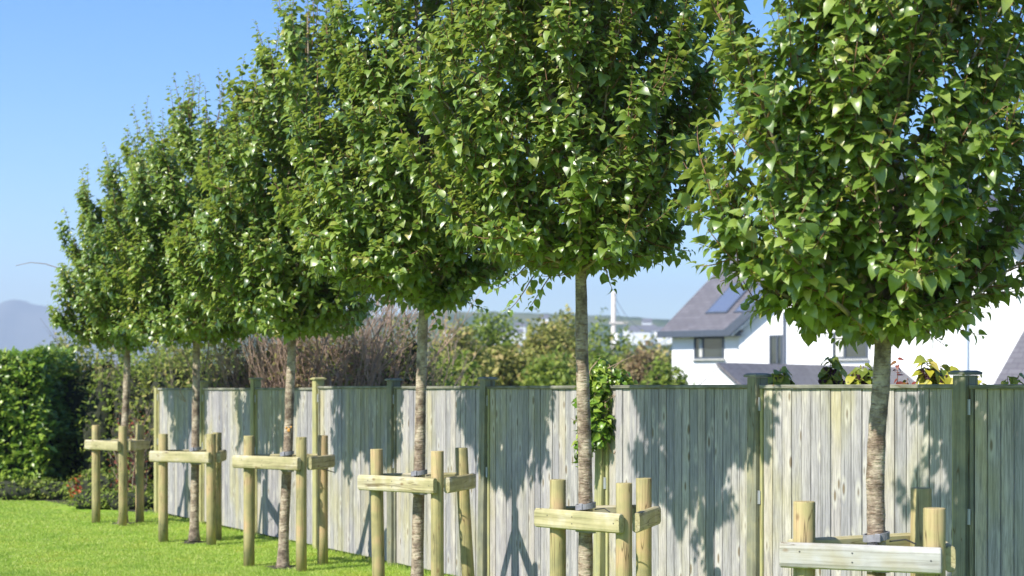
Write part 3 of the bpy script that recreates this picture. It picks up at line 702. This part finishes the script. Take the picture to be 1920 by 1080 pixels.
# plants peeping over the fence
def over_plant(px, D, specs, label, mats, dark=True, seed=0):
    """specs: shoots (px, py of tip)"""
    p = at(px, D); o = empty('flowering_shrub', p); tag(o, label, 'plant', 'leafy shoots showing above the fence')
    r = random.Random(seed); st = MB(); bb = MB(); L1 = ([], [], [], []); L2 = ([], [], [], [])
    for (tx, ty, nlv, big, yel) in specs:
        nlv = int(nlv*1.5); tip = at(tx, D, ty-5)-p; foot = Vector((r.uniform(-.08,.08), r.uniform(-.04,.08), 0))
        q = [foot.lerp(tip, k/5)+Vector((math.sin(k*1.3)*.02, 0, 0)) for k in range(6)]
        st.tube(q, [.007-.001*k for k in range(6)], 5)
        for i in range(nlv):
            t = 1-(i/nlv)*.15/tip.z; a = i*2.2+r.uniform(-.5,.5)
            pp = foot.lerp(tip, t); dr = Vector((math.cos(a)*1.0, math.sin(a)*.7, r.uniform(-.9,.35))); s_ = big*r.uniform(.6,1.15)
            T = L2 if r.random() < yel else L1
            T[0].append(pp+dr.normalized()*s_*.12); T[1].append(dr); T[2].append(Vector((r.gauss(0,.35), -.5+r.gauss(0,.3), 1))); T[3].append(s_)
        if dark:
            bb = MB()
            for i in range(3):
                c0 = tip.lerp(foot, .02+.035*i)+Vector((r.uniform(-.05,.05), -.02, -.02))
                for j in range(7):
                    w_ = .014*(1-j/10); cc = tip.lerp(foot, .03)+Vector(((i-1)*.035*(1-j/8)+r.uniform(-.004,.004), -.02, -.01-j*.0095))
                    bb.box(cc, w_*2, w_*2, .012, w_*.5, X=Vector((math.cos(j), math.sin(j), 0)), Y=Vector((-math.sin(j), math.cos(j), 0)))
            bb.build('bract_cluster', m_berry, o)
    st.build('stem', m_twig, o)
    A = lambda L: np.array([tuple(v) for v in L])
    for T, m_ in ((L1, mats[0]), (L2, mats[1])):
        if T[0]: leaves('foliage', A(T[0]), A(T[1]), A(T[2]), np.array(T[3]), m_, PEAR_LO, o)
over_plant(1464, 11.6, [(1462,696,10,.10,.3),(1470,703,8,.09,.5)], 'yellow green leafy shoot just right of a capped post, left of the shaded bracts', (m_lime, m_yellow), True, 1)
over_plant(1558, 11.2, [(1556,676,12,.085,.05),(1545,700,9,.08,0),(1572,702,9,.08,0)], 'tallest leafy shoot with dark purple bracts under the right window of the house', (m_lime, m_lime), True, 2)
over_plant(1620, 10.9, [(1618,690,12,.09,0),(1600,703,8,.08,0),(1632,704,7,.07,0)], 'green leafy shoots with dark bracts touching the left side of the nearest trunk', (m_lime, m_lime), True, 3)
over_plant(1745, 10.4, [(1738,678,14,.085,.75),(1762,690,9,.08,.5),(1775,702,6,.10,.95)], 'bright yellow leaved shoots between the nearest trunk and the rightmost post', (m_lime, m_yellow), True, 4)
over_plant(1690, 10.5, [(1683,680,6,.05,0),(1700,714,7,.05,.1),(1720,715,5,.05,0)], 'small reddish sprigs just right of the nearest trunk on the fence top', (m_red, m_lime), False, 5)
over_plant(1838, 10.1, [(1836,709,7,.06,.6)], 'tiny yellow tuft just right of the rightmost post', (m_lime, m_yellow), False, 6)
over_plant(1895, 9.9, [(1888,710,7,.06,.8),(1908,708,7,.07,.9)], 'low yellow leaves at the right edge of the fence top', (m_lime, m_yellow), False, 7)

# ------------------------------------------------------------------ grass blades
g = np.random.default_rng(9); n = 330000
py = g.uniform(925, 1160, n); D_ = CAM_H*F/(py-HOR); px = g.uniform(-120, 1000, n)
X = (px-960)/F*D_; Y = D_
ok = (X*FN.x+Y*FN.y > fl(0).x*FN.x+fl(0).y*FN.y+.02) & ((Y < 26.0) & ((Y < 25.4) | (X < -7.4)) & ((Y < 23.6) | (X < -6.6)) & (Y < 23.2+np.maximum(0, -6.0-X)*3)) 
for t in trees:
    c0 = at(t['path'][-1][0], t['D']); ok &= (np.hypot(X-c0.x, (Y-c0.y)/1.3) > .13+.05*g.random(n)) | (g.random(n) < .12)
X = X[ok]; Y = Y[ok]; n = len(X)
tuft = np.sin(X*3.1)*np.sin(Y*2.3+1)*.2+1
hgt = g.uniform(.012,.028,n)*tuft; w = g.uniform(.0022,.0042,n)*(Y/16)
an = g.uniform(0, 6.283, n); lx = g.normal(0,.012,n); ly = g.normal(0,.012,n)
# a little wilder at the foot of the fence
dist = X*FN.x+Y*FN.y-(fl(0).x*FN.x+fl(0).y*FN.y); hgt = np.where(dist < .10, hgt*2.0, hgt)
z0 = np.full(n, .004); cx, sx = np.cos(an)*w, np.sin(an)*w
V = np.stack([np.stack([X-cx, Y-sx, z0], 1), np.stack([X+cx, Y+sx, z0], 1), np.stack([X+lx, Y+ly, z0+hgt], 1)], 1).reshape(-1, 3)
go = mesh_np('grass', V, np.arange(3*n), np.full(n, 3), m_blade, smooth=False)
tag(go, 'short bright green mown grass of the lawn', 'grass', kind='stuff'); print('grass', n)

r = random.Random(8)
for i, t in enumerate(trees[2:]):
    px, py = t['path'][-1]; c0 = at(px, t['D']); V = []
    for k in range(22):
        a = 2*math.pi*k/22; q = .17*r.uniform(.6,1.25); V.append((c0.x+math.cos(a)*q, c0.y+math.sin(a)*q*1.3, .0085+.0001*i))
    tag(raw('soil_patch', V, [tuple(range(22))], m_soil), kind='structure')
# ------------------------------------------------------------------ background trees
def far_tree(px, D, top, w, n, size, mat, label, seed, bot=.25):
    p = at(px, D); o = empty('background_tree', (p.x, p.y, gz(p.x, p.y)-.1)); zt = top-o.location.z; r = random.Random(seed)
    b = MB(); b.tube([(0,0,0), (.1,0,zt*.3), (0,.1,zt*.6), (0,0,zt*.85)], [.14,.11,.07,.02], 7)
    cells = []
    for i in range(9):
        a = r.uniform(0, 6.28); f = r.uniform(.2,.72); hh = zt*r.uniform(bot+.1,.86)
        sc = 1-.55*max(0, hh/zt-.5)*2
        c = Vector((math.cos(a)*w*f*sc, math.sin(a)*w*f*sc, hh)); cells.append((c, (w*r.uniform(.26,.42), w*r.uniform(.26,.42), min(zt*r.uniform(.14,.24), zt*1.0-hh+.02))))
        b.tube([(0,0,hh*.5), c*.6+Vector((0,0,hh*.25)), c], [.05,.03,.012], 5)
    cells.append((Vector((0,0,zt*.78)), (w*.34, w*.34, zt*.24)))
    b.build('trunk', m_branch, o, True)
    cloud('crown', cells, n, size, mat, LOW, o, .6, .2, seed=seed)
    tag(o, label, 'tree', 'blurred trees beyond the fence'); return o
def zt_(py, D): return  CAM_H+(HOR-py)/F*D
for i, (px, D, py, w, mt, lab) in enumerate([
    (870, 44, 612, 1.1, m_olive, 'olive green blurred tree nearest the low forked trunk'),
    (925, 60, 588, 1.3, m_green, 'taller grey green tree behind the capped post left of centre'),
    (1010, 52, 600, 1.4, m_olive, 'golden olive tree left of the second trunk from the right'),
    (1060, 58, 585, 1.3, m_olive, 'tall yellowish tree directly behind the second trunk from the right'),
    (1125, 62, 594, 1.3, m_green, 'green tree just left of the utility pole'),
    (1215, 56, 648, 1.2, m_brown, 'low russet tree between the utility pole and the white house'),
    (1180, 60, 668, 1.2, m_olive, 'low olive tree right of the utility pole'),
    (955, 46, 655, 1.1, m_olive, 'low yellow green bush above the fence beside the centre post'),
    (1040, 44, 662, 1.2, m_green, 'low green bush left of the second trunk from the right'),
    (1130, 45, 672, 1.1, m_green, 'low green bush behind the ivy'),
    (1235, 50, 680, 1.0, m_green, 'low green bush against the left wall of the white house'),
    (870, 40, 668, .9, m_green, 'low green bush right of the low forked trunk')]):
    far_tree(px, D, zt_(py-4, D), w*1.3, 3600, .17, mt, lab, 50+i, .12)
# hedgerow mass behind them
cells = []; r = random.Random(3)
for i in range(40):
    px = r.uniform(300, 1350); D = r.uniform(66, 80); cells.append((at(px, D, 705)-Vector((0,0,.6)), (r.uniform(1.2,2.2), 1.2, r.uniform(1.3,2.6))))
lo = empty('hedgerow', (0, 73, 0)); 
for c in cells: c[0].y -= 73
cloud('foliage', cells, 16000, .3, m_olive, LOW, lo, .6, .2, seed=77); lumps('dark_core', cells, .7, m_core, lo, 5)
tag(lo, 'long blurred hedgerow across the field beyond the fence', 'hedgerow')

# ------------------------------------------------------------------ utility pole
D = 82; p = at(1150, D); p.z = gz(p.x, p.y); up = empty('utility_pole', p); tag(up, 'pale wooden utility pole beside the white house', 'utility pole')
zt = zt_(546, D)-p.z; b = MB(); b.tube([(0,0,-.3), (0,0,zt*.5), (.02,0,zt)], [.16,.14,.11], 12); b.build('pole', m_pole, up, True)
b = MB(); b.box((.25,-.1,zt_(606, D)-p.z), .9, .1, .12, .01); b.build('crossarm', m_pole, up)
b = MB(); b.tube([(.18,-.2,zt_(644, D)-p.z), (.18,-.2,zt_(625, D)-p.z)], .2, 12); b.build('transformer', m_white, up)
# its wires run to the house
b = MB(); a0 = Vector((0,0,zt-.1)); e0 = at(1262, 67, 606)-p
for dzz in (0, -.5):
    b.tube([a0.lerp(e0, t)+Vector((0,0,dzz-1.0*(1-(2*t-1)**2))) for t in [i/10 for i in range(11)]], .012, 5)
b.build('wire', m_fascia, up)

# ------------------------------------------------------------------ white house
PSI = R(38); H0 = at(1260, 66); HG = -1.2
ho = empty('white_house', (H0.x, H0.y, HG), -PSI)     # local x: along the facade (right, nearer); local y: into the house
tag(ho, 'large white rendered house with purple grey roof and skylights behind the fence', 'house')
EZ = CAM_H+2.5-HG                                      # eaves height above the house ground
GL, GR, PT = 3.2, 17.6, .74; AP = (GL+GR)/2; AZ = EZ+(AP-GL)*PT
w = MB()
w.add([(0,0,0),(GL,0,0),(GL,0,EZ),(0,0,EZ),(0,9,0),(0,9,EZ),(0,4.5,EZ+2.5)], [(0,1,2,3),(4,0,3,6,5)])
w.add([(GL,-.25,0),(GR,-.25,0),(GR,-.25,EZ),(AP,-.25,AZ-.05),(GL,-.25,EZ),(GL,5.1,0),(GL,5.1,EZ),(GR,5.1,0),(GR,5.1,EZ),(AP,5.1,AZ-.05)], [(0,1,2,3,4),(5,0,4,6),(1,7,8,2),(7,5,6,9,8)])
w.build('wall', m_white, ho)
def slab(V4, th, name, mat, par):
    V4 = [Vector(v) for v in V4]; n_ = (V4[1]-V4[0]).cross(V4[3]-V4[0]).normalized()
    if n_.z < 0: n_ = -n_
    V = V4+[v-n_*th for v in V4]
    return raw(name, V, [(0,1,2,3),(7,6,5,4)]+[(i,(i+1) % 4,4+(i+1) % 4,4+i) for i in range(4)], mat, par)
TP = .60
# wing roof: plane facing the camera, rises away to the ridge
slab([(-.35,-.45,EZ-.25),(GL+.1,-.45,EZ-.25),(GL+4.5,6.2,EZ-.25+6.65*TP),(-.35,6.2,EZ-.25+6.65*TP)], .14, 'roof', m_slate, ho)
rf = ho.children[-1]
fb = MB(); fb.box((GL/2-.1,-.47,EZ-.33), GL+.6, .05, .26, .01); fb.build('gutter', m_fascia, rf)
sf = MB(); sf.box((GL/2-.12,-.24,EZ-.42), GL+.4, .44, .04, 0); sf.build('soffit', m_soffit, rf)
# gable cross wing
slab([(GL-.3,-.65,EZ-.2),(AP,-.65,AZ+.13),(AP,5.2,AZ+.13),(GL-.3,5.2,EZ-.2)], .16, 'roof', m_slate, ho)
slab([(AP,-.65,AZ+.13),(GR+.3,-.65,EZ-.2),(GR+.3,5.2,EZ-.2),(AP,5.2,AZ+.13)], .16, 'roof', m_slate, ho)
for xa, xb in ((GL-.3, AP), (GR+.3, AP)):
    d = Vector((xb-xa, 0, AZ-EZ+.33)); L = d.length; d.normalize()
    b = MB(); c = Vector(((xa+xb)/2, -.68, (EZ-.2+AZ+.13)/2-.14)); nn_ = Vector((0,1,0)).cross(d)
    b.box(c, .34, .05, L, .01, X=nn_, Y=(0,1,0), Z=d); b.build('bargeboard', m_fascia, ho)
    b = MB(); b.box(c+Vector((0,.27,-.22)), .05, .5, L-.4, 0, X=nn_, Y=(0,1,0), Z=d); b.build('soffit', m_soffit, ho)
def fx(px, yoff=0):
    """facade coordinate seen at photo column px"""
    q = (px-960)/F; c, s = math.cos(PSI), math.sin(PSI); X0 = H0.x+yoff*s; Y0 = H0.y+yoff*c
    return (q*Y0-X0)/(c+q*s)
def fz(py, t, yoff=0): return CAM_H+(HOR-py)/F*(H0.y-t*math.sin(PSI)+yoff*math.cos(PSI))-HG
def window(pxa, pxb, pya, pyb, yoff, bars, curtain=None):
    xa, xb = fx(pxa, yoff), fx(pxb, yoff); tm = (xa+xb)/2; za, zb = fz(pyb, tm, yoff), fz(pya, tm, yoff); y = yoff-.012
    f = MB(); th = .07
    for x_ in (xa+th/2, xb-th/2): f.box((x_, y, (za+zb)/2), th, .08, zb-za, .006)
    for z_ in (za+th/2, zb-th/2): f.box((tm, y, z_), xb-xa-2*th, .08, th, .0)
    for fr in bars: f.box((xa+(xb-xa)*fr, y, (za+zb)/2), .06, .07, zb-za-2*th, .0)
    fo = f.build('window', m_fascia, ho)
    q = MB(); q.box((tm, y+.006, (za+zb)/2), xb-xa-2*th+.01, .012, zb-za-2*th+.01); q.build('pane', m_glass, fo)
    if curtain:
        c_ = MB(); x0_, x1_ = xa+(xb-xa)*curtain[0], xa+(xb-xa)*curtain[1]; c_.box(((x0_+x1_)/2, y-.004, (za+zb)/2), x1_-x0_, .006, zb-za-2*th-.02); c_.build('blind', m_curtain, fo)
    s_ = MB(); s_.box((tm, y-.06, za-.03), xb-xa+.12, .14, .05, .006); s_.build('sill', m_curtain, fo)
window(1302, 1358, 632, 673, 0, [.3], (.17,.27))
window(1562, 1628, 622, 673, -.25, [.35], (.08,.3))
window(1443, 1468, 628, 690, -.25, [.6])
for pxp, yo in ((1466+6, -.25), (1815, -.25)):
    t_ = fx(pxp, yo); b = MB(); b.tube([(t_, yo-.09, 0), (t_, yo-.09, EZ+.4)], .045, 10); b.build('downpipe', m_soffit if pxp > 1500 else m_fascia, ho, True)
for pxp in (1265, 1282):
    t_ = fx(pxp); b = MB(); b.box((t_, -.1, fz(624, t_)), .2, .2, .22, .04); b.build('security_lamp', m_curtain, ho)
# skylights on the wing roof
for xa in (1.05, 2.35):
    y0, y1 = .75, 2.9
    z = lambda y: EZ-.25+(y+.45)*TP
    sk = slab([(xa, y0, z(y0)+.05), (xa+1.0, y0, z(y0)+.05), (xa+1.0, y1, z(y1)+.05), (xa, y1, z(y1)+.05)], .08, 'skylight', m_fascia, rf)
    gl = bpy.data.materials.get('sky glass')
    if not gl:
        gl = m_glass.copy(); gl.name = 'sky glass'; gl.node_tree.nodes['Principled BSDF'].inputs['Base Color'].default_value = (.35,.40,.47,1); gl.node_tree.nodes['Principled BSDF'].inputs['Metallic'].default_value = .7; gl.node_tree.nodes['Principled BSDF'].inputs['Roughness'].default_value = .15
    slab([(xa+.07, y0+.07, z(y0+.07)+.062), (xa+.93, y0+.07, z(y0+.07)+.062), (xa+.93, y1-.07, z(y1-.07)+.062), (xa+.07, y1-.07, z(y1-.07)+.062)], .01, 'pane', gl, sk)
# single storey wing coming forward from the facade: gable end faces left, slate plane to the right
A0 = at(1350, 50, 687); c, s = math.cos(PSI), math.sin(PSI)
rel = Vector((A0.x-H0.x, A0.y-H0.y, 0)); lx_, ly_ = rel.x*c-rel.y*s, rel.x*s+rel.y*c
zz_ = A0.z-HG; wd = 3.2; sl = .8
ww = MB(); ww.add([(lx_-wd, ly_, 0), (lx_+wd, ly_, 0), (lx_+wd, ly_, zz_-wd*sl), (lx_, ly_, zz_), (lx_-wd, ly_, zz_-wd*sl), (lx_-wd, -.3, 0), (lx_-wd, -.3, zz_-wd*sl)], [(0,1,2,3,4), (5,0,4,6)])
ww.build('side_wing_wall', m_white, ho)
slab([(lx_, ly_-.15, zz_+.12), (lx_+wd, ly_-.15, zz_+.12-wd*sl), (lx_+wd, -.27, zz_+.12-wd*sl), (lx_, -.27, zz_+.12)], .1, 'side_wing_roof', m_slate, ho)
slab([(lx_, ly_+.03, zz_+.06), (lx_, -.27, zz_+.06), (lx_-wd, -.27, zz_+.06-wd*sl), (lx_-wd, ly_+.03, zz_+.06-wd*sl)], .05, 'side_wing_roof', m_slate, ho)
# right hand outbuilding
q0 = at(1862, 46, 722); 
ob = empty('outbuilding', (q0.x, q0.y, HG), -PSI); tag(ob, 'low building with purple grey roof at the right edge in front of the white house', 'outbuilding')
z0_ = q0.z-HG
slab([(0,0,z0_),(6,0,z0_),(6,3.6,z0_+2.5),(0,3.6,z0_+2.5)], .12, 'roof', m_slate, ob)
b = MB(); b.add([(.1,.2,0),(6,.2,0),(6,.2,z0_-.02),(.1,.2,z0_-.02),(.1,3.5,0),(.1,3.5,z0_+2.3)], [(0,1,2,3),(4,0,3,5)]); b.build('wall', m_white, ob)

# ------------------------------------------------------------------ far houses on the hillside
hs = [(845,632,9),(905,618,8),(930,640,12),(948,642,10),(965,638,12),(975,626,8),(1035,628,9),(1185,632,12),(1200,636,14),(1216,630,10),(1232,634,13),(1247,636,10),(1213,618,7),(1020,610,7)]
side_w = ['leftmost of all, beside the low forked trunk','alone, second from the left','first of the three in the gap','middle of the three in the gap','last of the three in the gap','just above the three in the gap','lower one left of the second trunk','first right of the utility pole','broad, second right of the pole','third right of the utility pole','broad, fourth right of the pole','last before the big white house','highest right of the utility pole','highest, left of the second trunk']
for i, (px, py, wd_) in enumerate(hs):
    D = 1180+(640-py)*3; p = at(px, D, py); o = empty('distant_house', p); tag(o, 'tiny far white house on the hill, '+side_w[i], 'house', 'white houses on the far hillside')
    hh = 5.0
    b = MB(); b.add([(-wd_/2,-4,-4),(wd_/2,-4,-4),(wd_/2,4,-4),(-wd_/2,4,-4),(-wd_/2,-4,hh),(wd_/2,-4,hh),(wd_/2,4,hh),(-wd_/2,4,hh),(-wd_/2,0,hh+3),(wd_/2,0,hh+3)], [(0,1,5,4),(1,2,6,9,5),(2,3,7,6),(3,0,4,8,7)]); b.build('wall', m_white, o)
    b = MB(); b.add([(-wd_/2-.3,-4.3,hh),(wd_/2+.3,-4.3,hh),(wd_/2+.3,0,hh+3.3),(-wd_/2-.3,0,hh+3.3),(wd_/2+.3,4.3,hh),(-wd_/2-.3,4.3,hh)], [(0,1,2,3),(3,2,4,5)]); b.build('roof', m_slate, o)
print('objects', len(bpy.data.objects))
